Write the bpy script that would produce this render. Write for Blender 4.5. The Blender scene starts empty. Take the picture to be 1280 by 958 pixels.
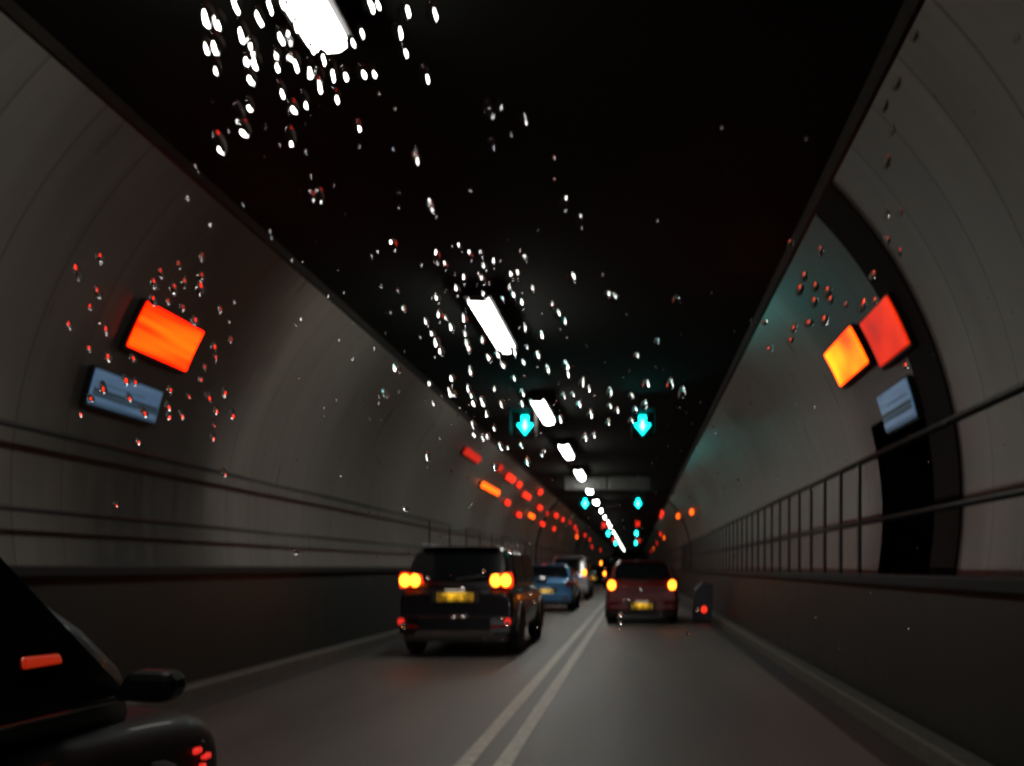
import bpy, bmesh, math, random
from mathutils import Vector, Matrix
random.seed(7)
S = bpy.context.scene
C = S.collection

# ------------------------------------------------------------------ camera, world, exposure
cd = bpy.data.cameras.new('camera'); cam = bpy.data.objects.new('camera', cd); C.objects.link(cam)
S.camera = cam
cam.location = (0, 0, 1.35); cam.rotation_euler = (math.radians(90), 0, 0)
cd.sensor_width = 36.0; cd.lens = 36.0 * 1100 / 1280
cd.shift_x = (640 - 793) / 1280; cd.shift_y = (710 - 479) / 1280
cd.clip_start = 0.02; cd.clip_end = 600
cd.dof.use_dof = True; cd.dof.focus_distance = 1.0; cd.dof.aperture_fstop = 5.0
cd.dof.aperture_ratio = 1.7; cd.dof.aperture_rotation = math.radians(25)
w = bpy.data.worlds.new('World'); S.world = w; w.use_nodes = True
w.node_tree.nodes['Background'].inputs[0].default_value = (.55, .6, .7, 1)
w.node_tree.nodes['Background'].inputs[1].default_value = 0.002
S.view_settings.view_transform = 'Standard'; S.view_settings.look = 'None'
S.view_settings.exposure = 0.0; S.view_settings.gamma = 1.0
S.render.engine = 'CYCLES'
cy = S.cycles
cy.use_denoising = True
cy.max_bounces = 8; cy.transmission_bounces = 6; cy.diffuse_bounces = 3; cy.glossy_bounces = 3
cy.sample_clamp_indirect = 60; cy.sample_clamp_direct = 0
cy.caustics_reflective = False; cy.caustics_refractive = False
cy.use_light_tree = True

# ------------------------------------------------------------------ materials
def mat(name, col, rough=.5, metal=0., coat=0., emit=None, es=0., noise=None, bump=0., spec=.5):
    m = bpy.data.materials.new(name); m.use_nodes = True
    nt = m.node_tree; b = nt.nodes['Principled BSDF']
    b.inputs['Base Color'].default_value = (*col, 1); b.inputs['Roughness'].default_value = rough
    b.inputs['Metallic'].default_value = metal; b.inputs['Coat Weight'].default_value = coat
    b.inputs['Specular IOR Level'].default_value = spec
    if emit: b.inputs['Emission Color'].default_value = (*emit, 1); b.inputs['Emission Strength'].default_value = es
    sc, amt = noise or (6.0, .25)
    tc = nt.nodes.new('ShaderNodeTexCoord'); n = nt.nodes.new('ShaderNodeTexNoise')
    n.inputs['Scale'].default_value = sc; n.inputs['Detail'].default_value = 6
    nt.links.new(tc.outputs['Object'], n.inputs['Vector'])
    mx = nt.nodes.new('ShaderNodeMix'); mx.data_type = 'RGBA'
    mx.inputs['A'].default_value = (*[c * (1 - amt) for c in col], 1)
    mx.inputs['B'].default_value = (*[min(1, c * (1 + amt)) for c in col], 1)
    nt.links.new(n.outputs['Fac'], mx.inputs['Factor'])
    nt.links.new(mx.outputs['Result'], b.inputs['Base Color'])
    if bump:
        bp = nt.nodes.new('ShaderNodeBump'); bp.inputs['Strength'].default_value = bump; bp.inputs['Distance'].default_value = .02
        nt.links.new(n.outputs['Fac'], bp.inputs['Height']); nt.links.new(bp.outputs['Normal'], b.inputs['Normal'])
    return m

def math_node(nt, op, a, b=None):
    n = nt.nodes.new('ShaderNodeMath'); n.operation = op
    for i, v in enumerate((a, b)):
        if v is None: continue
        if isinstance(v, (int, float)): n.inputs[i].default_value = v
        else: nt.links.new(v, n.inputs[i])
    return n.outputs[0]

def panel_mat(name, col, pitch, width, rough, streak=.35, line=.35, spec=.5, shade_band=None):
    """glazed lining panels: ring joints every `pitch` metres along the tunnel, vertical dirt streaks"""
    m = bpy.data.materials.new(name); m.use_nodes = True; nt = m.node_tree; b = nt.nodes['Principled BSDF']
    geo = nt.nodes.new('ShaderNodeNewGeometry'); sx = nt.nodes.new('ShaderNodeSeparateXYZ')
    nt.links.new(geo.outputs['Position'], sx.inputs[0])
    f = math_node(nt, 'FRACT', math_node(nt, 'DIVIDE', math_node(nt, 'ADD', sx.outputs['Y'], 40.0), pitch))
    d = math_node(nt, 'ABSOLUTE', math_node(nt, 'SUBTRACT', f, .5))
    j = math_node(nt, 'GREATER_THAN', d, .5 - width / pitch / 2)          # joint line
    cell = math_node(nt, 'FLOOR', math_node(nt, 'DIVIDE', math_node(nt, 'ADD', sx.outputs['Y'], 40.0), pitch))
    wn = nt.nodes.new('ShaderNodeTexWhiteNoise'); wn.noise_dimensions = '1D'; nt.links.new(cell, wn.inputs['W'])
    mp = nt.nodes.new('ShaderNodeMapping'); mp.inputs['Scale'].default_value = (.5, 5.0, .5)
    nt.links.new(geo.outputs['Position'], mp.inputs['Vector'])
    n = nt.nodes.new('ShaderNodeTexNoise'); n.inputs['Scale'].default_value = 1.2; n.inputs['Detail'].default_value = 7
    nt.links.new(mp.outputs[0], n.inputs['Vector'])
    n2 = nt.nodes.new('ShaderNodeTexNoise'); n2.inputs['Scale'].default_value = .35; n2.inputs['Detail'].default_value = 5
    nt.links.new(geo.outputs['Position'], n2.inputs['Vector'])
    v = math_node(nt, 'ADD', math_node(nt, 'MULTIPLY', n.outputs['Fac'], streak), math_node(nt, 'MULTIPLY', n2.outputs['Fac'], streak))
    v = math_node(nt, 'ADD', v, math_node(nt, 'MULTIPLY', wn.outputs['Value'], .16))
    v = math_node(nt, 'ADD', v, 1 - streak - .08)
    v = math_node(nt, 'MULTIPLY', v, math_node(nt, 'SUBTRACT', 1.0, math_node(nt, 'MULTIPLY', j, line)))
    if shade_band:                                    # a stretch of soft shade painted into the lining colour, with a ragged edge
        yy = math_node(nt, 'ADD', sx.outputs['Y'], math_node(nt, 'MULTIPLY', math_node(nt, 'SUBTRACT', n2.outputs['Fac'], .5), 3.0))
        dd = math_node(nt, 'ABSOLUTE', math_node(nt, 'SUBTRACT', yy, shade_band[0]))
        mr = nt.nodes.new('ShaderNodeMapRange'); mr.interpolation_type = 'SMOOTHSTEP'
        nt.links.new(dd, mr.inputs['Value']); mr.inputs['From Min'].default_value = shade_band[1]; mr.inputs['From Max'].default_value = shade_band[2]
        mr.inputs['To Min'].default_value = shade_band[3]; mr.inputs['To Max'].default_value = 1.0
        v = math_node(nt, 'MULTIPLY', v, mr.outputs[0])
    vm = nt.nodes.new('ShaderNodeVectorMath'); vm.operation = 'SCALE'; vm.inputs[0].default_value = col
    nt.links.new(v, vm.inputs['Scale']); nt.links.new(vm.outputs[0], b.inputs['Base Color'])
    b.inputs['Specular IOR Level'].default_value = spec
    nt.links.new(math_node(nt, 'ADD', rough - .08, math_node(nt, 'MULTIPLY', n.outputs['Fac'], .18)), b.inputs['Roughness'])
    bp = nt.nodes.new('ShaderNodeBump'); bp.inputs['Strength'].default_value = .25; bp.inputs['Distance'].default_value = .01
    nt.links.new(math_node(nt, 'SUBTRACT', n2.outputs['Fac'], j), bp.inputs['Height']); nt.links.new(bp.outputs['Normal'], b.inputs['Normal'])
    return m

def emis(name, col, st):
    m = bpy.data.materials.new(name); m.use_nodes = True; nt = m.node_tree
    b = nt.nodes['Principled BSDF']; b.inputs['Base Color'].default_value = (*[c * .04 for c in col], 1)
    b.inputs['Roughness'].default_value = .3
    b.inputs['Emission Color'].default_value = (*col, 1); b.inputs['Emission Strength'].default_value = st
    return m

def emis_var(name, c1, c2, s1, s2, scale, stretch=(1, 1, 1)):
    m = emis(name, c1, s1); nt = m.node_tree; b = nt.nodes['Principled BSDF']
    tc = nt.nodes.new('ShaderNodeTexCoord'); mp = nt.nodes.new('ShaderNodeMapping'); mp.inputs['Scale'].default_value = stretch
    nt.links.new(tc.outputs['Object'], mp.inputs['Vector'])
    n = nt.nodes.new('ShaderNodeTexNoise'); n.inputs['Scale'].default_value = scale; n.inputs['Detail'].default_value = .5
    nt.links.new(mp.outputs[0], n.inputs['Vector'])
    r = nt.nodes.new('ShaderNodeValToRGB'); r.color_ramp.elements[0].position = .38; r.color_ramp.elements[1].position = .66
    r.color_ramp.elements[0].color = (*c1, 1); r.color_ramp.elements[1].color = (*c2, 1)
    nt.links.new(n.outputs['Fac'], r.inputs[0]); nt.links.new(r.outputs[0], b.inputs['Emission Color'])
    nt.links.new(math_node(nt, 'ADD', s1, math_node(nt, 'MULTIPLY', n.outputs['Fac'], s2 - s1)), b.inputs['Emission Strength'])
    return m

M = dict(
    wall=panel_mat('lining_panel', (.142, .137, .120), .66, .026, .30, streak=.5, line=.38, shade_band=(9.6, .5, 2.4, .16)),
    wall_r=panel_mat('lining_panel_right', (.142, .137, .120), .66, .030, .30, streak=.5, line=.5, shade_band=(9.9, .9, 2.3, .10)),
    dado=panel_mat('dark_dado', (.012, .013, .010), 1.8, .02, .55, .7, spec=.2),
    coping=mat('dark_coping', (.008, .008, .008), .7, noise=(3, .5), bump=.3, spec=.2),
    rail=mat('dark_rail', (.012, .014, .013), .45),
    rib=mat('black_arch', (.004, .004, .004), .9, noise=(4, .5), spec=.05),
    ribsoft=mat('dark_arch', (.009, .007, .006), .85, noise=(1.2, .6), spec=.1),  # near-black arch tone, varying slowly
    ceiling=panel_mat('soot_ceiling', (.009, .011, .009), 2.4, .05, .9, .8, spec=.12),
    cornice=mat('cornice', (.022, .021, .017), .6, noise=(5, .6), spec=.2),
    asphalt=None, kerb=mat('kerb_stone', (.055, .052, .042), .7, noise=(8, .5), bump=.4),
    channel=mat('gutter', (.016, .016, .015), .6, noise=(4, .4)),
    line=mat('worn_line_paint', (.25, .25, .20), .55, noise=(11, .85), bump=.3),
    steel=mat('grey_steel', (.20, .20, .20), .4, .6),
    housing=mat('dark_housing', (.007, .007, .008), .6, spec=.2),
    smudgebox=mat('grey_smudgebox', (.05, .055, .068), .6, spec=.2), gantry=mat('grey_gantry', (.06, .066, .06), .5, noise=(4, .3)),
    gantryface=mat('grey_face', (.05, .056, .052), .45, noise=(3, .4)),
    rubber=mat('rubber', (.010, .010, .010), .8), plastic=mat('black_plastic', (.012, .012, .013), .5),
    alloy=mat('alloy', (.22, .22, .23), .35, .8), chrome=mat('chrome', (.6, .6, .6), .12, 1.),
    glass=mat('car_glass', (.004, .005, .006), .08, spec=.4),
    black=mat('black_paint', (.003, .003, .005), .3, 0., .3, noise=(2, .2)),
    darkblack=mat('near_black_paint', (.004, .005, .005), .5, 0., .04, noise=(2, .2), spec=.08),
    blue=mat('blue_paint', (.10, .30, .58), .25, .3, 1., noise=(2, .15)),
    white=mat('silver_paint', (.55, .57, .60), .3, .2, 1., noise=(2, .1)),
    red=mat('red_paint', (.11, .005, .004), .3, .1, .35, noise=(2, .15)),
    lowbumper=mat('pale_bumper', (.05, .045, .035), .6, noise=(7, .6)),  # mottled lower bumper tone, lighter than the body
    redlens=mat('red_lens', (.18, .004, .002), .15, 0, 1.),
    plate=mat('yellow_plate', (.80, .50, .02), .4, noise=(20, .12)), glyph=mat('plate_glyph', (.03, .022, .005), .5),
    lamp=emis('strip_lamp', (1, .97, .90), 38.0),
    weakglow=emis('weak_glow', (1, .05, .01), .28), redglint=emis('reflected_glow', (1, .03, .02), .8), tail=emis('tail_core', (1, .23, .012), 9.0), tail2=emis('tail_soft', (1, .03, .006), 1.3),
    cyan=emis('cyan_arrow', (.003, .92, .84), 14.0), cyan_core=emis('cyan_core', (.05, 1, .95), 24.0), cyan_dim=emis('cyan_edge', (.0, .80, .72), 1.6),
    orange=emis_var('orange_panel', (1, .006, .0001), (1, .026, .0004), 6., 8.5, 2.0, (1, .3, 7.0)),
    amber=emis_var('amber_panel', (1, .012, .0002), (1, .10, .001), 5., 9., 1.3, (1, 1, 1.6)),
    dimred=emis_var('dim_red_panel', (1, .014, .001), (1, .03, .001), .35, 1.1, 2.5), tube=emis('amber_tube', (1, .30, .01), 2.0),
    
    farred=emis('far_red', (1, .028, .010), 2.0), farsoft=emis('far_soft_red', (1, .03, .015), .6), faramber=emis('far_amber', (1, .11, .005), 3.2),
    skysign=emis_var('pale_blue_sign', (.16, .30, .52), (.20, .36, .56), .28, .36, 5., (1, .4, 4.)),
    greenbar=mat('dark_green_bar', (.004, .05, .03), .5),
)
def asphalt():
    m = bpy.data.materials.new('asphalt'); m.use_nodes = True; nt = m.node_tree; b = nt.nodes['Principled BSDF']
    geo = nt.nodes.new('ShaderNodeNewGeometry'); mp = nt.nodes.new('ShaderNodeMapping'); mp.inputs['Scale'].default_value = (1.0, .12, 1)
    nt.links.new(geo.outputs['Position'], mp.inputs['Vector'])
    n = nt.nodes.new('ShaderNodeTexNoise'); n.inputs['Scale'].default_value = 1.3; n.inputs['Detail'].default_value = 6
    nt.links.new(mp.outputs[0], n.inputs['Vector'])
    g = nt.nodes.new('ShaderNodeTexNoise'); g.inputs['Scale'].default_value = 45; g.inputs['Detail'].default_value = 4
    nt.links.new(geo.outputs['Position'], g.inputs['Vector'])
    v = math_node(nt, 'ADD', math_node(nt, 'MULTIPLY', n.outputs['Fac'], .085), math_node(nt, 'MULTIPLY', g.outputs['Fac'], .04))
    # two darker oil tracks down the lanes and a few repair patches
    sp = nt.nodes.new('ShaderNodeSeparateXYZ'); nt.links.new(geo.outputs['Position'], sp.inputs[0])
    for lx in (.45, -2.75):
        e = math_node(nt, 'POWER', math_node(nt, 'DIVIDE', math_node(nt, 'SUBTRACT', sp.outputs['X'], lx), .55), 2.0)
        k_ = math_node(nt, 'DIVIDE', .42, math_node(nt, 'ADD', 1.0, math_node(nt, 'MULTIPLY', e, e)))
        v = math_node(nt, 'MULTIPLY', v, math_node(nt, 'SUBTRACT', 1.0, math_node(nt, 'MULTIPLY', k_, math_node(nt, 'MULTIPLY', n.outputs['Fac'], 1.7))))
    vo = nt.nodes.new('ShaderNodeTexVoronoi'); vo.feature = 'F1'; vo.inputs['Scale'].default_value = .55
    nt.links.new(mp.outputs[0], vo.inputs['Vector'])
    v = math_node(nt, 'MULTIPLY', v, math_node(nt, 'ADD', .55, math_node(nt, 'MULTIPLY', vo.outputs['Distance'], .75)))
    cb = nt.nodes.new('ShaderNodeVectorMath'); cb.operation = 'SCALE'; cb.inputs[0].default_value = (1, .99, .88)
    nt.links.new(v, cb.inputs['Scale']); nt.links.new(cb.outputs[0], b.inputs['Base Color'])
    nt.links.new(math_node(nt, 'ADD', .42, math_node(nt, 'MULTIPLY', n.outputs['Fac'], .3)), b.inputs['Roughness'])
    bp = nt.nodes.new('ShaderNodeBump'); bp.inputs['Strength'].default_value = .5; bp.inputs['Distance'].default_value = .01
    nt.links.new(g.outputs['Fac'], bp.inputs['Height']); nt.links.new(bp.outputs['Normal'], b.inputs['Normal'])
    return m
M['asphalt'] = asphalt()
def water():
    m = bpy.data.materials.new('water_drop'); m.use_nodes = True; nt = m.node_tree; nt.nodes.clear()
    o = nt.nodes.new('ShaderNodeOutputMaterial'); g = nt.nodes.new('ShaderNodeBsdfGlass')
    g.inputs['IOR'].default_value = 1.333; g.inputs['Roughness'].default_value = 0.0
    nt.links.new(g.outputs[0], o.inputs[0]); return m
M['water'] = water()

# ------------------------------------------------------------------ mesh helpers
class MB:
    def __init__(s): s.v = []; s.f = []
    def add(s, vs, fs):
        o = len(s.v); s.v += [tuple(v) for v in vs]; s.f += [tuple(i + o for i in f) for f in fs]; return s
    def box(s, x0, x1, y0, y1, z0, z1):
        return s.add([(x0, y0, z0), (x1, y0, z0), (x1, y1, z0), (x0, y1, z0), (x0, y0, z1), (x1, y0, z1), (x1, y1, z1), (x0, y1, z1)],
                     [(0, 3, 2, 1), (4, 5, 6, 7), (0, 1, 5, 4), (1, 2, 6, 5), (2, 3, 7, 6), (3, 0, 4, 7)])
    def prism(s, poly, y0, y1):                       # poly in (x,z), extruded along y
        n = len(poly)
        vs = [(x, y0, z) for x, z in poly] + [(x, y1, z) for x, z in poly]
        return s.add(vs, [tuple(range(n)), tuple(range(2 * n - 1, n - 1, -1))] + [(i, i + n, (i + 1) % n + n, (i + 1) % n) for i in range(n)])
    def tube(s, a, b, r, n=10):
        a, b = Vector(a), Vector(b); d = (b - a).normalized(); u = d.orthogonal().normalized(); v = d.cross(u)
        vs = [a + (u * math.cos(t) + v * math.sin(t)) * r for t in [2 * math.pi * k / n for k in range(n)]]
        vs += [p + (b - a) for p in vs]
        return s.add(vs, [tuple(range(n - 1, -1, -1)), tuple(range(n, 2 * n))] + [(i, (i + 1) % n, (i + 1) % n + n, i + n) for i in range(n)])
    def lathe_x(s, prof, cx, cy_, cz, n=24):          # prof (x, r) around the x axis
        vs = []; m = len(prof)
        for x, r in prof: vs += [(cx + x, cy_ + r * math.cos(2 * math.pi * k / n), cz + r * math.sin(2 * math.pi * k / n)) for k in range(n)]
        fs = [(i * n + k, i * n + (k + 1) % n, (i + 1) * n + (k + 1) % n, (i + 1) * n + k) for i in range(m - 1) for k in range(n)]
        return s.add(vs, fs + [tuple(range(n)), tuple(range(m * n - 1, (m - 1) * n - 1, -1))])
    def loft(s, secs, caps=True):                     # closed loops of equal length
        n = len(secs[0]); vs = [p for q in secs for p in q]
        fs = [(i * n + k, i * n + (k + 1) % n, (i + 1) * n + (k + 1) % n, (i + 1) * n + k) for i in range(len(secs) - 1) for k in range(n)]
        if caps: fs += [tuple(range(n)), tuple(range(len(secs) * n - 1, (len(secs) - 1) * n - 1, -1))]
        return s.add(vs, fs)
    def build(s, name, m, parent=None, bevel=0, sub=0, smooth=False, crease=None):
        me = bpy.data.meshes.new(name); me.from_pydata(s.v, [], s.f); me.update()
        bm = bmesh.new(); bm.from_mesh(me); bmesh.ops.recalc_face_normals(bm, faces=bm.faces)
        bm.to_mesh(me); bm.free()
        if m: me.materials.append(m)
        if smooth:
            for p in me.polygons: p.use_smooth = True
        o = bpy.data.objects.new(name, me); C.objects.link(o)
        if parent: o.parent = parent
        if bevel:
            b = o.modifiers.new('b', 'BEVEL'); b.width = bevel; b.segments = 2; b.limit_method = 'ANGLE'
        if sub:
            b = o.modifiers.new('s', 'SUBSURF'); b.levels = sub; b.render_levels = sub
        return o
def tag(o, label=None, cat=None, group=None, kind=None):
    if label: o['label'] = label
    if cat: o['category'] = cat
    if group: o['group'] = group
    if kind: o['kind'] = kind
    return o
def thing(name, label, cat, loc=(0, 0, 0), rz=0, group=None):
    o = bpy.data.objects.new(name, None); C.objects.link(o); o.location = loc; o.rotation_euler[2] = rz
    return tag(o, label, cat, group)
def copy_tree(o, parent=None):
    c = o.copy(); C.objects.link(c); c.parent = parent
    for ch in list(o.children): copy_tree(ch, c)
    return c

# ------------------------------------------------------------------ the tunnel
XC, ZC, R = -1.13, 2.0, 4.2                      # centre and radius of the round bore
KL, KR = -4.45, 2.0                              # kerb faces
Y0, Y1 = -9.0, 190.0
ZCEIL = 5.0
CX = math.sqrt(R * R - (ZCEIL - ZC) ** 2)        # half width of the flat ceiling
def wall_x(side, z, r=R): return XC + side * math.sqrt(max(0, r * r - (z - ZC) ** 2))
def wall_arc(side, z0, z1, r, n):
    a0, a1 = math.asin((z0 - ZC) / r), math.asin((z1 - ZC) / r)
    return [(XC + side * r * math.cos(a0 + (a1 - a0) * k / n), ZC + r * math.sin(a0 + (a1 - a0) * k / n)) for k in range(n + 1)]

tag(MB().box(KL - .02, KR + .02, Y0, Y1, -.3, 0).build('road', M['asphalt']), kind='structure')
# gutter strips and the double white line lie 4 mm up
tag(MB().box(KL, KL + .28, Y0, Y1, -.05, .004).build('gutter', M['channel']), kind='structure')
tag(MB().box(KR - .28, KR, Y0, Y1, -.05, .004).build('gutter', M['channel']), kind='structure')
for x in (-1.17, -.90):
    mb = MB(); y = Y0; k = 0
    while y < Y1:                                # hand painted edges: width wobbles a little
        y2 = min(Y1, y + 1.6); a = .060 + .006 * math.sin(k * 2.3); b = .060 + .006 * math.sin((k + 1) * 2.3)
        mb.add([(x - a, y, .004), (x + a, y, .004), (x + b, y2, .004), (x - b, y2, .004)], [(0, 1, 2, 3)]); y = y2; k += 1
    tag(mb.build('lane_line', M['line']), kind='structure')
for side, kx, zt in ((-1, KL, 1.37), (1, KR, 1.29)):
    s = side
    def bx(xa, xb, *r): return MB().box(min(xa, xb), max(xa, xb), *r)
    tag(bx(kx, kx + s * .20, Y0, Y1, -.3, .15).build('kerb', M['kerb'], bevel=.02), kind='structure')
    nm = 'left' if s < 0 else 'right'
    lw = tag(MB().prism([(kx + s * .20, -.3), (kx + s * .26, zt - .10), (kx + s * .45, zt - .10), (kx + s * .45, -.3)], Y0, Y1).build('low_wall', M['dado']),
        'dark panelled low wall holding up the walkway on the %s of the road' % nm, 'low wall')
    bx(kx + s * .20, kx + s * .47, Y0, Y1, zt - .097, zt).build('coping', M['coping'], lw, bevel=.015)
    tag(bx(kx + s * .47, kx + s * 1.2, Y0, Y1, zt - .3, zt - .02).build('walkway', M['coping']), kind='structure')
    # curved lining wall, with a dark doorway let into it
    arc = wall_arc(s, zt - .4, ZCEIL + .0, R, 28); out = wall_arc(s, zt - .4, ZCEIL + .0, R + .35, 28)
    DY0, DY1, DZ = 9.0, 10.9, 3.15
    mb = MB()
    ys = [Y0, 0.0, DY0, DY1] + [DY1 + (Y1 - DY1) * k / 24 for k in range(1, 25)]
    for i in range(len(ys) - 1):
        for k in range(len(arc) - 1):
            if s > 0 and i == 2 and arc[k + 1][1] < DZ: continue
            a, b = arc[k], arc[k + 1]
            mb.add([(a[0], ys[i], a[1]), (b[0], ys[i], b[1]), (b[0], ys[i + 1], b[1]), (a[0], ys[i + 1], a[1])], [(0, 1, 2, 3)])
            a, b = out[k], out[k + 1]
            mb.add([(a[0], ys[i], a[1]), (b[0], ys[i], b[1]), (b[0], ys[i + 1], b[1]), (a[0], ys[i + 1], a[1])], [(0, 1, 2, 3)])
    wl = tag(mb.build('tunnel_wall', M['wall' if s < 0 else 'wall_r'], smooth=True), 'curved grey panelled lining on the %s side of the tunnel' % nm, 'wall')
    bm = bmesh.new(); bm.from_mesh(wl.data); bmesh.ops.remove_doubles(bm, verts=bm.verts, dist=.001); bmesh.ops.recalc_face_normals(bm, faces=bm.faces); bm.to_mesh(wl.data); bm.free()
    n0 = [z for _, z in arc if z < DZ][-1]
    # the doorway's lining: a dark box behind the wall
    xo = XC + s * (R + 1.0); xi = wall_x(s, n0) ; mbn = MB(); t = .04
    xin = min(abs(wall_x(s, zt) - XC), abs(xi - XC)) * s + XC
    if s < 0: mbn = None
    for ya, yb in ((DY0 - t, DY0), (DY1, DY1 + t)) if mbn else (): mbn.box(min(xi + s*.3, xo), max(xi + s*.3, xo), ya, yb, zt - .4, n0 + .05)
    if mbn: mbn.box(min(xo, xo + s * t), max(xo, xo + s * t), DY0, DY1, zt - .4, n0 + .05)
    if mbn: mbn.box(min(xi, xo), max(xi, xo), DY0, DY1, n0 + .002, n0 + .05)
    if mbn: mbn.build('doorway', M['rib'], wl)
    # cornice where wall and ceiling meet
    cxn = XC + s * (CX - .02)
    mb = MB().prism([(cxn - s * .05, ZCEIL - .001), (cxn + s * .02, ZCEIL - .045), (cxn + s * .08, ZCEIL - .04), (cxn + s * .08, ZCEIL + .002), (cxn - s * .05, ZCEIL + .002)], Y0, Y1)
    mb.build('cornice', M['cornice'], wl)
    # dark arch ribs
    for ya, yb, cat in ((8.25, 8.95, 'nearest'), (47.0, 47.9, 'farther')):
        if s < 0 and ya < 20: continue
        ai = wall_arc(s, zt - .02, ZCEIL - .03, R - .02, 24); ao = wall_arc(s, zt - .02, ZCEIL - .03, R + .05, 24)
        rb = MB().loft([[(x, ya, z) for x, z in ai] + [(x, ya, z) for x, z in reversed(ao)], [(x, yb, z) for x, z in ai] + [(x, yb, z) for x, z in reversed(ao)]])
        tag(rb.build('arch_rib', M['ribsoft']), 'black arch rib on the %s wall, the %s one' % (nm, cat), 'arch rib')
    # handrail
    rx = kx + s * .20 + s * .10 if s > 0 else -5.12; h1, h2, rr = (2.42, 1.80, .030) if s > 0 else (2.53, 1.84, .024)
    hr = thing('handrail', 'long dark two-bar handrail along the walkway on the %s' % nm, 'handrail', (rx, 0, zt))
    MB().tube((0, Y0, h1 - zt), (0, Y1, h1 - zt), rr).build('top_rail', M['rail'], hr, smooth=True)
    MB().tube((0, Y0, h2 - zt), (0, Y1, h2 - zt), rr * .9).build('middle_rail', M['rail'], hr, smooth=True)
    post = None
    ylist = [9.0 + .82 * k for k in range(42)] + [44 + 3 * k for k in range(20)] if s > 0 else [-3.2, 22] + [24.4 + 2.4 * k for k in range(40)]
    for y in ylist:
        if post is None:
            post = MB().box(-.018, .018, -.03, .03, -.03, h1 - zt).build('post', M['rail'], hr, bevel=.005); p = post
            post.location = (0, y, 0)
        else:
            p = post.copy(); C.objects.link(p); p.parent = hr; p.location = (0, y, 0)

ceil = MB().box(XC - CX - .3, XC + CX + .3, Y0, Y1, ZCEIL + .004, ZCEIL + .3)
tag(ceil.build('ceiling', M['ceiling']), kind='structure')
tag(MB().box(-6.5, 4.5, Y1, Y1 + .4, -1, 7).build('end_wall', M['kerb']), 'blank grey wall face closing the far bend of the tunnel', 'wall')
tag(MB().box(-6.5, 4.5, Y0 - .4, Y0, -1, 7).build('backdrop', M['coping']), kind='structure')

# ------------------------------------------------------------------ ceiling strip lights
spans = [(-3.6, -1.0), (3.3, 5.85), (11.45, 13.95), (18.4, 20.9), (25.0, 27.6), (31.6, 34.1), (38.4, 40.9), (45.2, 47.7)]
y = 52.0
while y < 182: spans.append((y, y + 2.5)); y += 6.8 if y < 70 else 11.5
def strip(loc):
    t = thing('strip_light', '', 'strip light', loc, 0, 'strip lights along the ceiling')
    MB().box(-.19, .19, -1.36, 1.36, .045, .17).build('housing', M['housing'], t, bevel=.015)
    pr = [(-.13, .045), (-.125, .0), (-.08, -.03), (0, -.04), (.08, -.03), (.125, .0), (.13, .045)]
    MB().prism(pr, -1.25, 1.25).build('diffuser', M['lamp'], t)
    for s in (-1, 1): MB().box(-.12, .12, s * 1.275 - .024, s * 1.275 + .024, -.0, .044).build('end_cap', M['housing'], t, bevel=.01)
    for s in (-1, 1): MB().box(-.03, .03, s * .88 - .02, s * .88 + .02, .17, .24).build('bracket', M['housing'], t)
    return t
first = None
ords = ['behind the viewer', 'nearest, at the top of the picture', 'second from the viewer, over the left lane', 'third from the viewer', 'fourth from the viewer', 'fifth, just before the overhead sign box', 'sixth, just past the overhead sign box', 'seventh along the row']
for i, (a, b) in enumerate(spans):
    if first is None: first = o = strip((0, 0, 0))
    else: o = copy_tree(first)
    o.location = (-2.03, (a + b) / 2, 4.80)
    if i >= 6: o.scale = (1 if i < 8 else .6, .62 if i < 8 else .4, 1)
    if i < len(ords): o['label'] = 'white fluorescent strip light on the black ceiling, ' + ords[i]
    else: o['label'] = 'tiny far white strip light in the distant end of the ceiling row'; o['group'] = 'distant strip lights'

# ------------------------------------------------------------------ lane signals
def signal(loc, label, lit=True, red=False, size=1.0):
    t = thing('lane_signal', label, 'lane signal', loc, 0, 'lane signals hanging from the ceiling')
    MB().box(-.24, .24, 0, .14, -.26, .26).build('housing', M['housing'], t, bevel=.03)
    MB().tube((0, .07, .26), (0, .07, ZCEIL - loc[2]), .03).build('hanger', M['housing'], t)
    hd = MB().box(-.27, .27, -.60, .02, .262, .275)
    hd.v += []; hd.build('hood', M['rib'], t)
    for q in (-1, 1): MB().box(*sorted((q * .257, q * .27)), -.58, .02, -.24, .2615).build('hood_side', M['rib'], t)
    if red:
        mb = MB()
        for a in (1, -1):
            q = [(-.15, a * -.15), (-.10, a * -.19), (.19, a * .10), (.15, a * .15)]
            mb.prism(q if a > 0 else q[::-1], -.014 - .003 * a, 0)
        mb.build('red_cross', M['farred'], t)
    else:
        ar = [(-.065, .19), (.065, .19), (.065, .02), (.15, .02), (0, -.19), (-.15, .02), (-.065, .02)]
        MB().prism([(x * 1.35, z * 1.2) for x, z in ar], -.008, 0).build('arrow_edge', M['cyan_dim'], t)
        MB().prism([(x * 1.15, z * 1.0) for x, z in ar], -.022, -.0085).build('arrow', M['cyan'], t)
        MB().prism([(x * .45, z * .55 - .01) for x, z in ar], -.030, -.0225).build('arrow_core', M['cyan_core'], t)
    return t
for i, (d, lab) in enumerate(((19.4, 'nearest'), (43.0, 'middle'), (81.0, 'third'), (112.0, 'farthest'))):
    for x, sd in ((-2.41, 'left'), (.18, 'right')):
        signal((x, d, 1.35 + 3.14), 'glowing green down-arrow signal above the %s lane, %s pair' % (sd, lab))
for d, x, l in ((62.0, -2.17, 'left'), (60.0, .20, 'right'), (95, -2.3, 'left-hand far'), (97., .5, 'right-hand far')):
    signal((x, d, 1.35 + 3.0), 'small glowing red cross signal over the %s lane' % l, red=True)

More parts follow.
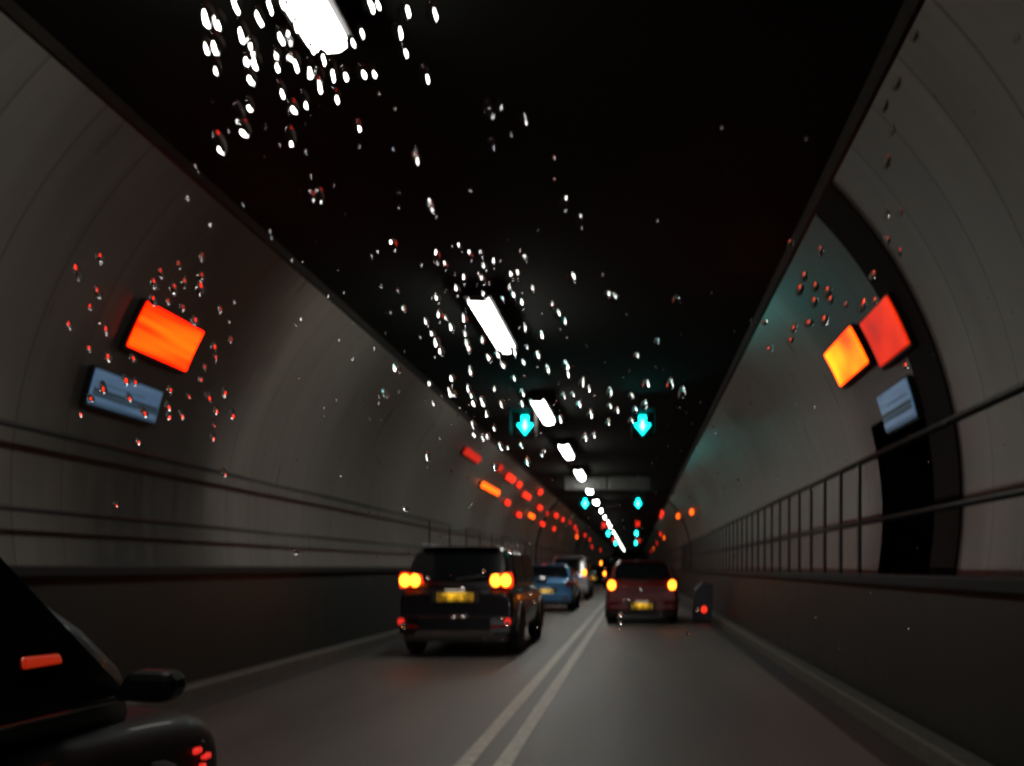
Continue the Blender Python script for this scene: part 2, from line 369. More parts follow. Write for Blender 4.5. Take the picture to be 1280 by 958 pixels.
# overhead sign box
t = thing('overhead_sign', 'long grey unlit overhead sign box in two halves under the ceiling', 'overhead sign', (-1.06, 34.6, 4.42))
for s in (-1, 1):
    b = MB().box(*sorted((s * .025, s * 1.69)), 0, .30, 0, .50).build('sign_box', M['gantry'], t, bevel=.03)
    MB().box(*sorted((s * .09, s * 1.62)), -.012, .001, .07, .43).build('face', M['gantryface'], b)
    MB().tube((s * 1.2, .15, .5), (s * 1.2, .15, ZCEIL - 4.42), .04).build('hanger', M['gantry'], t)

# ------------------------------------------------------------------ wall signs and lamps
def wall_panel(mb, side, ya, yb, h0, h1, inset, thick, n=6):
    """slab that follows the curved wall between heights h0 and h1 (above eye level)"""
    a = wall_arc(side, 1.35 + h0, 1.35 + h1, R - inset, n); b = wall_arc(side, 1.35 + h0, 1.35 + h1, R - inset - thick, n)
    loop = lambda y: [(x, y, z) for x, z in a] + [(x, y, z) for x, z in reversed(b)]
    return mb.loft([loop(ya), loop(yb)])
def orange_sign(side, ya, yb, h0, h1, lens, label, tubes=False, group='orange lit wall signs'):
    t = thing('warning_light', label, 'warning light', (0, 0, 0), 0, group)
    wall_panel(MB(), side, ya - .03, yb + .03, h0 - .03, h1 + .03, .015, .05).build('housing', M['housing'], t)
    wall_panel(MB(), side, ya, yb, h0, h1, .067, .02).build('lens', lens, t)
    if tubes:
        hm = (h0 + h1) / 2
        for k, (dy0, dy1, dh) in enumerate(((.2, .75, .03), (.5, 1.02, -.03))):
            L = yb - ya
            wall_panel(MB(), side, ya + dy0 * L / 1.15, ya + dy1 * L / 1.15, hm + dh - .018, hm + dh + .018, .154, .012, 2).build('tube', M['tube'], t)
    return t
orange_sign(-1, 8.62, 9.72, 2.18, 2.60, M['orange'], 'large bright orange lit panel on the left wall above the striped blue sign')
orange_sign(1, 9.95, 11.25, 2.33, 2.72, M['amber'], 'bright amber lit panel on the right wall, farther of the close pair', False)
orange_sign(1, 8.62, 9.62, 2.20, 2.66, M['dimred'], 'dimmer red lit panel on the right wall, nearer of the close pair', False)
for side, ya, yb, h0, h1, l in ((-1, 8.3, 9.45, 1.56, 1.88, 'left'), (1, 9.05, 10.1, 1.56, 1.95, 'right')):
    t = thing('wall_sign', 'pale blue sign with dark green stripes on the %s wall' % l, 'wall sign', (0, 0, 0), 0, 'striped blue wall signs')
    wall_panel(MB(), side, ya - .03, yb + .03, h0 - .03, h1 + .03, .015, .045).build('housing', M['housing'], t)
    wall_panel(MB(), side, ya, yb, h0, h1, .062, .02).build('face', M['skysign'], t)
    H = h1 - h0
    for f0, f1 in ((.36, .46), (.24, .32), (.02, .05)):
        wall_panel(MB(), side, ya + .02, yb - .02, h0 + f0 * H, h0 + f1 * H, .0825, .006, 2).build('stripe', M['greenbar'], t)
    wall_panel(MB(), side, ya + .05, yb - .3, h0 + .62 * H, h0 + .645 * H, .0825, .006, 2).build('stripe', M['greenbar'], t)

def small_lamp_or_reflection(side, d, h, m, label, L=.7, grp='small red lamps on the walls'):
    t = thing('wall_lamp_or_reflection', label, 'wall lamp', (0, 0, 0), 0, grp); h += random.uniform(-.14, .14); L *= random.uniform(.6, 1.5)
    wall_panel(MB(), side, d - .05, d + L * 1.3 + .05, h - .0, h + .18, .0, .05, 3).build('housing', M['housing'], t)
    wall_panel(MB(), side, d, d + L * 1.3, h + .02, h + .16, .052, .05, 3).build('lens', m, t)
for d, h, L in ((23.2, 3.05, 2.2), (28.2, 3.1, .7), (30.4, 3.08, 1.4), (35.8, 3.05, 1.6), (42, 2.95, 1.2), (46, 2.9, 1.2), (50, 2.95, .9), (55, 3.05, .9), (60, 3.0, .8), (66, 2.95, .8), (33.2, 2.95, 1.0), (39, 3.2, .8), (70, 2.9, .8), (80, 2.95, .8), (90, 2.9, .8)):
    small_lamp_or_reflection(-1, d, h, M['farsoft' if d in (28.2, 23.2, 46, 60) else 'farred'], 'small red glowing strip standing in for a reflection, upper row high on the left wall', L, 'upper row of red reflection strips, left wall')  # glowing strips added for red reflections smeared along the glazed lining
for d, h, L, m in ((27.5, 2.48, 2.8, 'faramber'), (33, 2.38, 1.2, 'farred'), (37, 2.3, 1.2, 'farred'), (40.5, 2.3, 1.6, 'faramber'), (46, 2.3, 1.3, 'farred'), (53, 2.3, 1., 'farred'), (72, 2.4, 1.4, 'faramber'), (100, 2.4, 1.6, 'farred'), (124, 2.4, 1.6, 'farred')):
    small_lamp_or_reflection(-1, d, h, M[m], 'small orange or red lamp in the lower row on the left wall', L, 'lower row of lamps, left wall')
for d, h, L, m in ((56, 3.4, 1.4, 'farred'), (60, 3.3, 1.2, 'farred'), (47, 2.75, 1.2, 'faramber'), (38.5, 2.5, 1.2, 'faramber'), (76, 3.0, 1.4, 'farred'), (74, 2.4, 1.2, 'faramber'), (95, 2.5, 1.4, 'farred'), (115, 2.4, 1.4, 'faramber'), (135, 2.4, 1.4, 'farred')):
    small_lamp_or_reflection(1, d, h, M[m], 'small orange or red lamp far along the right wall', L, 'far lamps on the right wall')

# ------------------------------------------------------------------ vehicles (local axes: x right, y forward from the rear bumper, z up)
def body_section(y, hw, zs, zb, crown=.03):
    h = [(hw * .80, zs), (hw * .95, zs + .05), (hw * .995, zs + (zb - zs) * .35), (hw, zs + (zb - zs) * .62), (hw * .985, zb - .10), (hw * .93, zb - .015), (hw * .7, zb + crown * .6), (0, zb + crown)]
    return [(x, y, z) for x, z in h] + [(-x, y, z) for x, z in reversed(h[:-1])]
def cabin_section(y, hwb, zb, hwt, zt):
    h = [(hwb, zb - .12), (hwb, zb), (hwb * .35 + hwt * .65, zb + (zt - zb) * .62), (hwt, zt - .05 * min(1, (zt - zb) * 4)), (hwt * .86, zt - .005), (hwt * .5, zt + .012), (0, zt + .018)]
    return [(x, y, z) for x, z in h] + [(-x, y, z) for x, z in reversed(h[:-1])]
def slab(mb, pts, off):                              # polygon with thickness `off` (a vector)
    n = len(pts); o = Vector(off); p = [Vector(q) for q in pts]
    return mb.add([q for q in p] + [q + o for q in p], [tuple(range(n)), tuple(range(2 * n - 1, n - 1, -1))] + [(i, (i + 1) % n, (i + 1) % n + n, i + n) for i in range(n)])
def lerp(a, b, t): return a + (b - a) * t

def car(name, label, cat, loc, paint, W=1.75, L=4.2, H=1.5, zs=.28, deck=.98, hood=.92, roof=(.55, 2.5), glass0=.06, wsbase=3.35, hwt=.60,
        lamp='pair', plate_z=.62, plate_w=.52, rails=False, lamp_z=.88, lit=True, rz=0, group=None, arch=True, plates=True, tyre=.33, lower=None, lampx=.0, plate_lit=False):
    t = thing(name, label, cat, loc, rz, group)
    hw = W / 2; top = H
    yr, yf = roof
    st = [(0.02, hw * .90, zs + .10, deck - .16, .0), (0.0, hw * .93, zs + .06, deck - .08, .0), (.09, hw * .965, zs + .02, deck - .01, .0), (.32, hw * .985, zs, deck, .0), (1.2, hw, zs - .02, deck + .0, .0),
          (L * .5, hw, zs - .02, lerp(deck, hood, .4), .0), (wsbase - .1, hw * .99, zs - .02, hood, .02), (lerp(wsbase, L, .55), hw * .965, zs - .01, hood - .05, .03), (L - .22, hw * .90, zs, hood - .17, .03), (L - .05, hw * .78, zs + .03, hood - .28, .02), (L, hw * .62, zs + .08, hood - .36, .0)]
    b = MB().loft([body_section(*s) for s in st]).build('body', paint, t, sub=2, smooth=True)
    hb = hw * .925; ht = hw * hwt / .60 * .74
    zb = deck - .02
    cs = [(glass0, hb * .95, zb, hb * .93, zb + .04), (lerp(glass0, yr, .5), hb * .985, zb, lerp(hb, ht, .55), lerp(zb, top, .60)), (yr, hb, zb, ht, top - .03), (yr + .12, hb, zb, ht, top - .005), (lerp(yr, yf, .5), hb, zb, ht, top), (yf, hb, zb, ht * .98, top - .03), (lerp(yf, wsbase, .5), hb * .98, lerp(zb, hood, .5), lerp(hb, ht, .52), lerp(top, hood, .45)), (wsbase, hb * .93, hood - .01, hb * .90, hood + .01)]
    MB().loft([cabin_section(*s) for s in cs]).build('cabin', paint, t, sub=1, smooth=True)
    # glazing, set a few mm proud of the shell
    g0, g1 = .13, .90
    def rear(x, f, o=-.03): return (x, lerp(glass0, yr, f) + o, lerp(zb + .04, top - .03, f) + .01)
    gw0, gw1 = lerp(hb, ht, g0) * .86, lerp(hb, ht, g1) * .90
    mb = MB(); N = 6
    rows = []
    for i in range(4):
        f = lerp(g0, g1, i / 3); hwg = lerp(gw0, gw1, i / 3); rows.append([rear(hwg * (2 * k / N - 1), f, -.065 - .0 * k + .02 * abs(2 * k / N - 1) ** 3) for k in range(N + 1)])
    vs = [p for r_ in rows for p in r_]; nb = len(vs); vs2 = [(x, y + .03, z - .01) for x, y, z in vs]
    fs = [(i * (N + 1) + k, i * (N + 1) + k + 1, (i + 1) * (N + 1) + k + 1, (i + 1) * (N + 1) + k) for i in range(3) for k in range(N)]
    mb.add(vs + vs2, fs + [tuple(j + nb for j in reversed(f)) for f in fs])
    rg = mb.build('rear_window', M['glass'], t, smooth=True)
    MB().tube(rear(0, g0 + .02, -.09), rear(gw0 * .62, g0 + .12, -.09), .010).build('wiper', M['plastic'], rg)
    for s in (-1, 1):
        def side(y, z, o=.012):
            f = (z - zb) / (top - zb); return (s * (lerp(hb, ht, max(0, f)) + .02 + o), y, z)
        z0, z1 = zb + .05, top - .10
        ymid = lerp(yr, yf, .52)
        for nm, q in (('side_window', [(lerp(glass0, yr, .5) + .35, z0), (ymid - .04, z0), (ymid - .04, z1), (yr + .22, z1)]), ('side_window', [(ymid + .04, z0), (wsbase - .42, z0), (yf + .02, z1), (ymid + .04, z1)])):
            slab(MB(), [side(*p) for p in q], (-s * .05, 0, 0)).build(nm, M['glass'], t)
        # door mirror, door seam handle
        mm = MB().loft([[(s * (hw + a), wsbase - .50 + b, zb + .06 + c) for a, b, c in ((-.06, y_, -.03), (.13, y_, -.04), (.17, y_, .01), (.15, y_, .07), (.0, y_, .075))] for y_ in (0, .12)])
        mm.build('door_mirror', paint, t, bevel=.03, smooth=False)
        MB().box(*sorted((s * (hw - .01), s * (hw + .028))), ymid - .30, ymid - .12, zb - .14, zb - .11).build('door_handle', M['plastic'], t, bevel=.01)
        # wheels
        for yy in (.78, L - .82):
            r = tyre
            wh = MB().lathe_x([(-.11, r * .62), (-.105, r * .93), (-.07, r), (.07, r), (.105, r * .93), (.11, r * .62)], s * (hw - .12), yy, r).build('wheel', M['rubber'], t, smooth=True)
            if not arch: continue
            rim = MB().lathe_x([(-.02, r * .10), (.02, r * .60), (.0, r * .64), (-.06, r * .64)], s * (hw - .035), yy, r)
            rim.build('rim', M['alloy'], wh)
            n = 20; pa = [(math.cos(math.pi * k / n), math.sin(math.pi * k / n)) for k in range(n + 1)]
            ra, rb_ = r * 1.05, r * 1.25
            mb = MB()
            mb.loft([[(s * (hw - .05), yy + c * ra, r + q * ra), (s * (hw + .012), yy + c * ra, r + q * ra), (s * (hw + .012), yy + c * rb_, r + q * rb_), (s * (hw - .05), yy + c * rb_, r + q * rb_)] for c, q in pa])
            mb.build('wheel_arch', M['plastic'], t)
            # dark well behind the tyre
            MB().prism([(s * (hw - .04), .20), (s * (hw + .004), .20), (s * (hw + .004), r * 1.9), (s * (hw - .04), r * 1.9)], yy - ra * .86, yy + ra * .86).build('wheel_well', M['rubber'], t)
    # bumper, valance
    lo = lower or M['plastic']
    bp = [(-hw * .95, .03), (-hw * .93, -.06), (-hw * .6, -.105), (hw * .6, -.105), (hw * .93, -.06), (hw * .95, .03)]
    mb = MB().loft([[(x, y, z) for x, y in bp] for z in (zs + .04, zs + .10, zs + .26, zs + .30)])
    mb.build('bumper', paint, t, bevel=.02)
    MB().loft([[(x * .93, y + .04, z) for x, y in bp] for z in (zs - .08, zs + .06)]).build('valance', lo, t, bevel=.015)
    for s in (-1, 1): MB().box(*sorted((s * hw * .86, s * hw * .60)), -.112, -.10, zs + .12, zs + .17).build('reflector', M['redlens'], t, bevel=.004)
    MB().tube((hw * .5, -.07, zs - .03), (hw * .5, .15, zs - .03), .03).build('exhaust', M['steel'], t)
    # number plate with dark characters in two groups
    if plates:
        pw, ph = plate_w, .125; pz = plate_z; py = -.03 if pz > zs + .3 else -.112
        MB().box(-pw / 2 - .09, pw / 2 + .09, py - .0, py + .05, pz - .10, pz + .11).build('plate_recess', M['plastic'], t, bevel=.02)
        pl = MB().box(-pw / 2, pw / 2, py - .012, py - .001, pz - ph / 2, pz + ph / 2).build('number_plate', M['plate'], t, bevel=.004)
        gx = -pw / 2 + .035; mbs = [MB(), MB()]
        for k, gl in enumerate('ABCDEF'):
            a = gx + k * (pw - .07) / 6.6 + (.035 if k >= 2 else 0); e = .045; yy = (py - .0165, py - .0125); st_ = .011
            z0, z1 = pz - .04, pz + .04; mbg = mbs[k >= 2]
            segs = {'A': [(0, 0, 0, 1), (1, 0, 1, 1), (0, 1, 1, 1), (0, .5, 1, .5)], 'B': [(0, 0, 0, 1), (0, 0, 1, 0), (1, 0, 1, 1), (0, .5, 1, .5)], 'C': [(1, 0, 1, 1)], 'D': [(0, 1, 1, 1), (1, .5, 1, 1), (0, .5, 1, .5), (0, 0, 0, .5), (0, 0, 1, 0)], 'E': [(0, 1, 1, 1), (1, 0, 1, 1)], 'F': [(0, 0, 0, 1), (1, 0, 1, 1), (0, 0, 1, 0), (0, 1, 1, 1)]}[gl]
            for (u0, v0, u1, v1) in segs:
                xa, xb = a + u0 * e, a + u1 * e; za, zc = lerp(z0, z1, v0), lerp(z0, z1, v1)
                mbg.box(xa - st_ / 2, xb + st_ / 2, yy[0], yy[1], za - st_ / 2, zc + st_ / 2)
        for q in mbs: q.build('characters', M['glyph'], pl)
        MB().box(-.16, .16, py - .05, py - .0, pz + ph / 2 + .035, pz + ph / 2 + .055).build('plate_lamp_cover', M['plastic'], pl)
        if lit or plate_lit:
            ld = bpy.data.lights.new('plate_lamp', 'AREA'); ld.shape = 'RECTANGLE'; ld.size = .30; ld.size_y = .03; ld.energy = .55; ld.color = (1, .85, .6)
            lo_ = bpy.data.objects.new('plate_lamp', ld); C.objects.link(lo_); lo_.parent = pl
            lo_.location = (0, py - .07, pz + ph / 2 + .045); lo_.rotation_euler = (math.radians(38), 0, 0)
    # tail lamps: red lens with the lit bulbs showing through
    for s in (-1, 1):
        x1 = hw * .955 - lampx; x0 = x1 - (.36 if lamp == 'pair' else .22)
        z = lamp_z
        poly = [(s * x0, z - .05), (s * (x1 - .02), z - .12), (s * x1, z + .02), (s * (x1 - .03), z + .12), (s * (x0 + .03), z + .08)]
        tl = MB().prism(poly, -.035, .16).build('tail_lamp', M['redlens'] if not lit else M['tail2'], t, bevel=.02)
        if lit:
            for cx in ((x1 - .10, x1 - .25) if lamp == 'pair' else (x1 - .10,)):
                q = MB(); n = 14; rr = .085 if lamp == 'pair' else .10
                q.loft([[(s * cx + rr * f * math.cos(2 * math.pi * k / n), -.035 - dy, z + rr * 1.1 * f * math.sin(2 * math.pi * k / n)) for k in range(n)] for f, dy in ((1, 0), (.85, .02), (.5, .032), (.1, .036))])
                q.build('bulb', M['tail'], tl, smooth=True)
    if rails:
        for s in (-1, 1): MB().tube((s * ht * .93, yr + .15, H + .035), (s * ht * .93, yf, H + .035), .018).build('roof_rail', M['steel'], t)
    MB().loft([[(-ht * .8, yr - .16, top - .02), (ht * .8, yr - .16, top - .02), (ht * .8, yr - .16, top), (-ht * .8, yr - .16, top)], [(-ht * .85, yr + .10, top - .03), (ht * .85, yr + .10, top - .03), (ht * .85, yr + .10, top + .015), (-ht * .85, yr + .10, top + .015)]]).build('spoiler', paint, t, bevel=.01)
    return t

suv = car('suv', 'large black suv with four glowing round tail lamps in the left lane', 'suv', (-2.70, 13.3, 0), M['black'], W=1.80, L=4.55, H=1.68, zs=.32, deck=1.06, hood=1.02,
          roof=(.45, 2.9), wsbase=3.65, hwt=.64, plate_z=.905, plate_w=.56, lamp_z=1.16, rails=True, tyre=.36, lower=M['lowbumper'])
MB().box(-.55, .55, -.035, -.0, 1.0, 1.035).build('chrome_strip', M['chrome'], suv, bevel=.008)
for s in (-1, 1): MB().tube((s * .80, -.125, .545), (s * .80, -.09, .545), .05).build('reflected_glow', M['redglint'], suv)  # bumper reflectors, their returned light painted as a red glow
MB().loft([[(x, -.118, z) for x, z in ((-.62, .30), (.62, .30), (.58, .40), (-.58, .40))], [(x, -.06, z) for x, z in ((-.62, .30), (.62, .30), (.58, .40), (-.58, .40))]]).build('skid_plate', M['lowbumper'], suv, bevel=.01)
car('blue_car', 'small blue saloon with an unlit rear just past the black suv', 'car', (-2.72, 27.0, 0), M['blue'], W=1.68, L=4.0, H=1.45, deck=1.0, hood=.88, roof=(1.0, 2.4), glass0=.35, wsbase=3.1, lamp='one', lit=False, plate_z=.60, lamp_z=.86, plate_lit=True)
car('silver_people_carrier', 'silver people carrier with high tail lamps ahead of the blue car', 'car', (-2.74, 37.0, 0), M['white'], W=1.66, L=4.4, H=1.82, deck=1.08, hood=1.0, roof=(.35, 3.0), wsbase=3.8, hwt=.68, lamp='one', lamp_z=1.16, plate_z=.72, lampx=.06)
redcar = car('red_car', 'dark red hatchback with two bright tail lamps in the right lane', 'car', (.18, 21.0, 0), M['red'], W=1.76, L=3.9, H=1.52, deck=1.0, hood=.92, roof=(.50, 2.2), wsbase=3.0, lamp='one', lamp_z=.94, plate_z=.44, lampx=.02)
car('dark_hatchback', 'small far dark car with a yellow plate ahead of the silver people carrier', 'car', (-2.65, 57.0, 0), M['darkblack'], W=1.72, L=4.1, H=1.48, deck=.98, lamp='one', lamp_z=.98, plate_z=.66)
car('distant_van', 'distant tall dark van between the lane signals', 'van', (-2.0, 74.0, 0), M['darkblack'], W=1.9, L=4.8, H=2.2, deck=1.25, hood=1.15, roof=(.2, 3.6), wsbase=4.2, hwt=.74, lamp='one', lamp_z=1.75, plate_z=.7, plates=False)
car('distant_car', 'tiny distant car with lit tail lamps in the left lane', 'car', (-2.5, 95.0, 0), M['darkblack'], lamp='one', plates=False)
car('distant_car', 'tiny distant car half hidden behind the red hatchback', 'car', (.1, 70.0, 0), M['darkblack'], H=1.5, lamp='one', plates=False)

# dark car alongside, seen from its offside: door, mirror, pillar, short bonnet, headlamp corner with red glints
L = 3.55
al = car('hatchback_alongside', 'black hatchback alongside at the lower left corner, its mirror and red headlamp glints showing', 'car', (-2.60, .50, 0), M['darkblack'], W=1.70, L=L, H=1.53, deck=.88, hood=.80, roof=(.5, 2.0), wsbase=3.02, hwt=.66, plates=False, lit=False, lamp='one', arch=False)
hl = MB().loft([[(.70 + a * .15, L - .42 + b, .54 + c) for a, b, c in ((.2, .26, -.05), (.95, 0, -.06), (.96, -.04, .10), (.3, .2, .09))], [(.70 + a * .15 - .1, L - .45 + b, .54 + c) for a, b, c in ((.2, .26, -.05), (.95, 0, -.06), (.96, -.04, .10), (.3, .2, .09))]]).build('headlamp', M['glass'], al, bevel=.01)
for a, b_, z_, l_ in ((.845, -.52, .60, .05), (.85, -.45, .565, .045), (.852, -.47, .53, .02)):
    MB().box(a - .03, a, L + b_, L + b_ + l_, z_, z_ + .022).build('lens_glint', M['redglint'], hl, bevel=.006)  # brake lights reflected in the headlamp, put in as glowing bits
slab(MB(), [(.775, 2.10, 1.05), (.775, 2.27, 1.05), (.765, 2.27, 1.08), (.765, 2.10, 1.085)], (.03, 0, 0)).build('window_glow', M['weakglow'], al, bevel=.008)  # glowing strip added in place of an orange reflection in the glass
MB().tube((.80, 1.4, .90), (.80, 2.6, .89), .008).build('window_trim', M['steel'], al)

# grey box with a small red light, standing in for a pale smudge
t = thing('smudge_stand_in', 'pale grey box with a small red light standing in for a pale smudge beside the red car', 'smudgebox', (1.66, 21.6, 0))
MB().prism([(-.22, .03), (.24, .03), (.27, .95), (.02, 1.0), (-.18, .82)], 0, .4).build('box', M['smudgebox'], t, bevel=.03)
MB().tube((.05, -.03, .33), (.05, .0, .33), .07).build('smudgebox_red_light', M['farred'], t)

# the viewer's own headlamps, below and ahead of the camera
for x in (-.35, .95):
    ld = bpy.data.lights.new('headlamp_beam', 'SPOT'); ld.energy = 60; ld.spot_size = math.radians(46); ld.spot_blend = .8; ld.shadow_soft_size = .07; ld.color = (.95, .97, 1)
    o = bpy.data.objects.new('headlamp_beam', ld); C.objects.link(o); o.location = (x, 2.1, .66); o.rotation_euler = (math.radians(86.5), 0, math.radians(3))

# ------------------------------------------------------------------ raindrops on the sloping windscreen
AX = Vector((0, -1, 1.2)).normalized(); NR = Vector((0, 1.2, 1)).normalized(); O = Vector((0, .7, 1.35))
def drop_mesh(seed, ang):
    rd = random.Random(seed); n = 20; m = 8
    rad = 1.0; Rs = rad / math.sin(ang); vs = []; fs = []
    wob = [1 + .07 * math.sin(2 * 2 * math.pi * k / n + seed) + .05 * math.sin(3 * 2 * math.pi * k / n + seed * 2) for k in range(n)]
    for i in range(m):
        f = 1 - i / m; a = math.asin(f * math.sin(ang)); zz = Rs * (math.cos(a) - math.cos(ang))
        for k in range(n):
            t_ = 2 * math.pi * k / n; r_ = f * rad * (1 + (wob[k] - 1) * f)
            vs.append((r_ * math.cos(t_) * (1 - .12 * f * math.sin(t_)), r_ * math.sin(t_), zz))
    vs.append((0, 0, Rs * (1 - math.cos(ang)))); top = len(vs) - 1
    for i in range(m - 1): fs += [(i * n + k, i * n + (k + 1) % n, (i + 1) * n + (k + 1) % n, (i + 1) * n + k) for k in range(n)]
    fs += [((m - 1) * n + k, (m - 1) * n + (k + 1) % n, top) for k in range(n)] + [tuple(range(n - 1, -1, -1))]
    me = bpy.data.meshes.new('raindrop'); me.from_pydata(vs, [], fs); me.materials.append(M['water'])
    for p in me.polygons[:-1]: p.use_smooth = True
    return me
drops = [drop_mesh(s, math.radians(a)) for s, a in ((1, 27), (2, 31), (3, 35), (4, 29), (5, 38))]
base = Matrix((Vector((1, 0, 0)), AX, NR)).transposed().to_4x4()
DROPS = {
 'A': ('raindrop glowing white on the windscreen around the nearest strip light', '-0.2223,0.3757 -0.2173,0.3738 -0.2272,0.3619 -0.2217,0.3629 -0.2249,0.3522 -0.2065,0.3815 -0.1964,0.3752 -0.2069,0.3684 -0.2035,0.3619 -0.2075,0.3558 -0.2035,0.3556 -0.2082,0.3473 -0.1873,0.3664 -0.1826,0.3669 -0.178,0.3718 -0.1827,0.3644 -0.1913,0.3578 -0.1926,0.3527 -0.1851,0.3568 -0.1824,0.3546 -0.1753,0.3517 -0.1719,0.3611 -0.1671,0.357 -0.171,0.3475 -0.1636,0.3501 -0.1572,0.3486 -0.1502,0.3639 -0.1445,0.3684 -0.138,0.381 -0.1339,0.3807 -0.1198,0.3776 -0.1056,0.3772 -0.1247,0.3689 -0.1234,0.3594 -0.1138,0.3481 -0.1476,0.3496 -0.142,0.3496 -0.1932,0.3412 -0.1814,0.3361 -0.1891,0.3326 -0.1642,0.338 -0.172,0.3433 -0.2126,0.3337 -0.2198,0.3293 -0.219,0.3216 -0.1941,0.3176 -0.1551,0.3229 -0.2352,0.3142 -0.1251,0.3065 -0.1895,0.2846 -0.185,0.2852 -0.1208,0.279 -0.1893,0.3805 -0.1823,0.3815'),
 'B': ('raindrop glinting white on the windscreen around the second strip light', '-0.112,0.2275 -0.1249,0.2218 -0.1472,0.2152 -0.1341,0.2062 -0.1254,0.2106 -0.1213,0.2089 -0.1185,0.2024 -0.1097,0.2076 -0.1101,0.1981 -0.1313,0.1981 -0.1294,0.1916 -0.1277,0.1866 -0.11,0.1916 -0.1091,0.1884 -0.0996,0.1937 -0.0967,0.1813 -0.0903,0.1834 -0.0797,0.1866 -0.0711,0.2019 -0.0708,0.1888 -0.0643,0.1831 -0.0877,0.1758 -0.0741,0.178 -0.1099,0.1718 -0.1227,0.1666 -0.1382,0.1625 -0.0813,0.1662 -0.0765,0.1556 -0.1128,0.1591 -0.1231,0.1549 -0.1255,0.1562 -0.0953,0.1585 -0.1044,0.1491 -0.1107,0.151 -0.1024,0.1397 -0.0775,0.1476 -0.0918,0.1472 -0.1379,0.1472 -0.1127,0.1308 -0.0985,0.1277 -0.1131,0.1226 -0.1069,0.1202 -0.1035,0.1216 -0.0906,0.1119 -0.0806,0.114 -0.0955,0.1134 -0.0772,0.1003 -0.1011,0.096 -0.1486,0.1045 -0.1587,0.1743 -0.1695,0.1553 -0.0838,0.2218 -0.0768,0.2235 -0.072,0.2185 -0.0954,0.2243 -0.0787,0.2284 -0.0645,0.2284'),
 'C': ('raindrop in the sparse scatter on the windscreen between the first two strip lights', '-0.0814,0.3339 -0.0747,0.3336 -0.0803,0.3294 -0.0812,0.3134 -0.0618,0.3256 -0.125,0.3063 -0.1208,0.2788 -0.0329,0.2695 -0.0417,0.28 -0.1066,0.2542 -0.1011,0.2496 -0.0945,0.2505 -0.1171,0.2431 -0.0933,0.2417 -0.0676,0.2477 -0.073,0.2374 -0.1067,0.2345 -0.0954,0.2345 -0.0774,0.2364 -0.0873,0.244 -0.1215,0.2487 -0.039,0.2355 -0.147,0.256'),
 'D': ('red tinted raindrop on the windscreen around the large orange panel, left', '-0.3279,0.2481 -0.3457,0.2389 -0.2815,0.2435 -0.2699,0.2366 -0.2658,0.2483 -0.2944,0.2389 -0.3007,0.2323 -0.2816,0.2326 -0.2894,0.2289 -0.3051,0.2214 -0.2962,0.2203 -0.2883,0.2162 -0.2831,0.2075 -0.2646,0.2152 -0.3426,0.2015 -0.3383,0.2262 -0.3468,0.2166 -0.365,0.2046 -0.3585,0.1886 -0.3484,0.1827 -0.3608,0.1596 -0.3838,0.1395 -0.3429,0.1659 -0.3371,0.1643 -0.3459,0.152 -0.3397,0.1411 -0.3518,0.1176 -0.3159,0.158 -0.3051,0.1532 -0.2919,0.1529 -0.2795,0.1564 -0.2895,0.1423 -0.2795,0.1395 -0.3214,0.146 -0.3233,0.1383 -0.3144,0.139 -0.2872,0.1751 -0.2926,0.1659 -0.2781,0.1819 -0.2765,0.1894 -0.264,0.1945 -0.2946,0.1303 -0.2983,0.1215 -0.2729,0.2289 -0.3324,0.1812 -0.3724,0.1516'),
 'E': ('red tinted raindrop on the windscreen around the amber panel, right', '0.1482,0.3663 0.143,0.3435 0.1384,0.3327 0.1451,0.3204 0.1449,0.3034 0.2025,0.3654 0.1584,0.2754 0.1501,0.2747 0.1535,0.2588 0.1619,0.251 0.1138,0.2522 0.0948,0.2571 0.1044,0.2282 0.1137,0.23 0.1218,0.2266 0.1243,0.2214 0.1143,0.2203 0.1059,0.2364 0.1483,0.2372 0.1453,0.2176 0.1524,0.2208 0.1344,0.2182 0.1223,0.2082 0.113,0.206 0.1036,0.2025 0.1027,0.1944 0.0842,0.2066 0.0894,0.1885 0.1802,0.1764'),
 'F': ('raindrop low on the windscreen in front of the cars and railings', '-0.194,-0.064 -0.1103,-0.0548 -0.1068,-0.0612 -0.1657,-0.01 -0.12,-0.0033 -0.0841,-0.0272 -0.0822,-0.0359 -0.012,-0.0503 -0.0121,-0.0594 0.0517,-0.0448 0.0455,-0.0724 -0.097,0.0179 -0.3888,0.0625 -0.1723,0.058 -0.2992,0.0911 -0.2652,0.0163'),
 'G': ('green tinted raindrop on the windscreen around the lane signals', '-0.0609,0.1967 -0.0645,0.1092 -0.0665,0.106 -0.0526,0.2177 -0.0492,0.2118 -0.0455,0.2062 -0.0583,0.1731 -0.0459,0.1758 -0.0456,0.1707 -0.0355,0.1632 -0.0314,0.1587 -0.0423,0.1543 -0.0487,0.1537 -0.0387,0.1466 -0.017,0.1562 -0.0175,0.1456 -0.0124,0.1421 -0.0308,0.1393 -0.0519,0.1354 -0.0024,0.1533 0.0013,0.1831 0.0144,0.1932 0.0078,0.1623 0.0242,0.1628 0.0323,0.1556 0.0001,0.1421 0.0067,0.1466 -0.0025,0.1338 -0.0186,0.1328 -0.0353,0.1206 -0.0291,0.1226 -0.0173,0.2243 -0.0134,0.223 0.0264,0.221'),
}
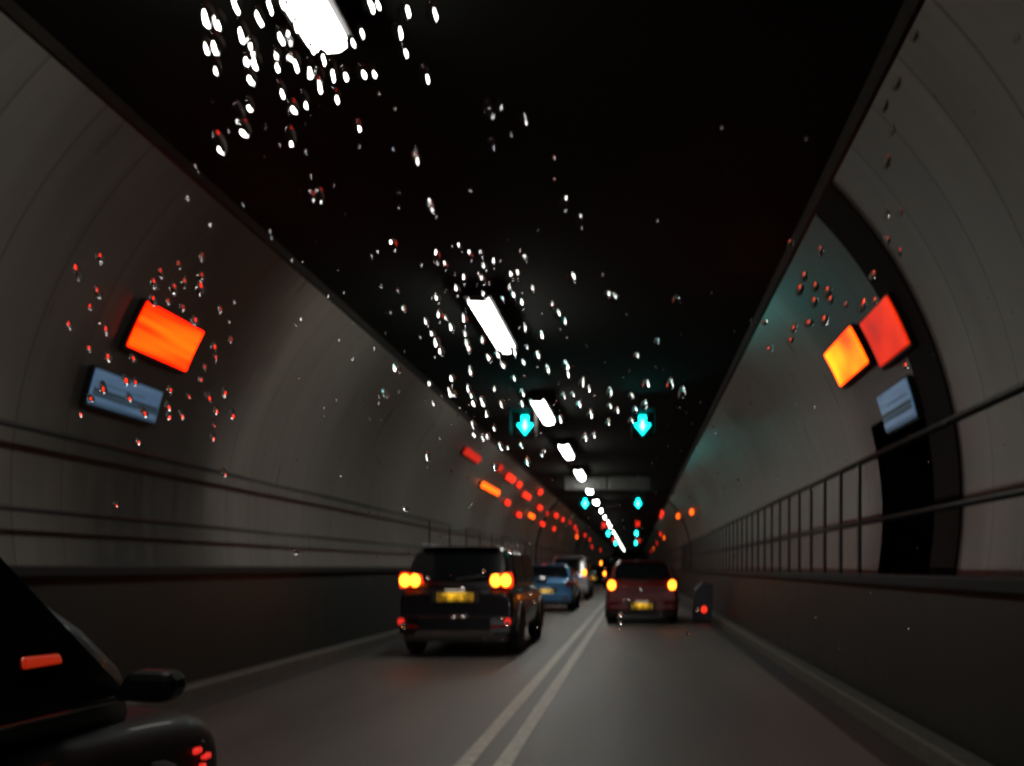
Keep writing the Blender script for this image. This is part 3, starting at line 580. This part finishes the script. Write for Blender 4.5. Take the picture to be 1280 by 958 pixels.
for key, (lab, data) in DROPS.items():
    for q in data.split():
        x, v = map(float, q.split(','))
        o = bpy.data.objects.new('raindrop', random.choice(drops)); C.objects.link(o)
        r = random.uniform(.0017, .0028) if key != 'A' else random.uniform(.0019, .0034) * (1.25 if x < -.19 else 1)
        st_ = random.uniform(1.15, 1.9)
        o.matrix_world = Matrix.Translation(O + Vector((x, 0, 0)) + AX * v) @ base @ Matrix.Rotation(random.uniform(-.35, .1), 4, 'Z') @ Matrix.Diagonal((r, r * st_, r * 1.1, 1))
        tag(o, lab, 'raindrop', 'raindrops: ' + lab.split(' on the windscreen ')[-1])

def glint_badge(parent, x, y, z, r=.035, name='glint_badge'):  # chrome dome added to catch the lamps as bright glints
    n = 14
    MB().loft([[(x + r * 1.6 * f * math.cos(2 * math.pi * k / n), y - dy, z + r * f * math.sin(2 * math.pi * k / n)) for k in range(n)] for f, dy in ((1, 0), (.9, .012), (.6, .024), (.15, .03))]).build(name, M['chrome'], parent, smooth=True)
glint_badge(suv, .10, -.045, 1.02); glint_badge(suv, -.02, -.108, .60, .03, 'glint_cap'); glint_badge(suv, .12, -.108, .60, .03, 'glint_cap')
glint_badge(redcar, 0, -.03, .82, .04)
for x in (-.42, -.30): glint_badge(redcar, x, -.108, .56, .035, 'glint_stud')

# fine spray between the big drops: far too many to count
rd = random.Random(11); mb = MB()
for k in range(420):
    if k < 280: cx_, cv, sx_, sv = rd.choice(((-.17, .30, .06, .07), (-.10, .16, .06, .06), (-.06, .10, .07, .05), (0, .10, .06, .06)))
    else: cx_, cv, sx_, sv = 0, .15, .22, .16
    x, v = rd.gauss(cx_, sx_), rd.gauss(cv, sv)
    if v > .34 or v < -.12: continue
    r = rd.uniform(.0003, .0009); st_ = rd.uniform(1, 1.6); P = O + Vector((x, 0, 0)) + AX * v; n = 8; m = 3; ang = math.radians(34); Rs = 1 / math.sin(ang); vs = []
    for i in range(m):
        f = 1 - i / m; a = math.asin(f * math.sin(ang)); zz = Rs * (math.cos(a) - math.cos(ang))
        vs += [P + Vector((1, 0, 0)) * (r * f * math.cos(2 * math.pi * q / n)) + AX * (r * st_ * f * math.sin(2 * math.pi * q / n)) + NR * (r * zz) for q in range(n)]
    vs.append(P + NR * (r * Rs * (1 - math.cos(ang))))
    mb.add(vs, [(i * n + q, i * n + (q + 1) % n, (i + 1) * n + (q + 1) % n, (i + 1) * n + q) for i in range(m - 1) for q in range(n)] + [((m - 1) * n + q, (m - 1) * n + (q + 1) % n, m * n) for q in range(n)] + [tuple(range(n - 1, -1, -1))])
sp = mb.build('fine_spray', M['water'], smooth=True); tag(sp, 'fine spray of tiny droplets scattered over the windscreen', kind='stuff')
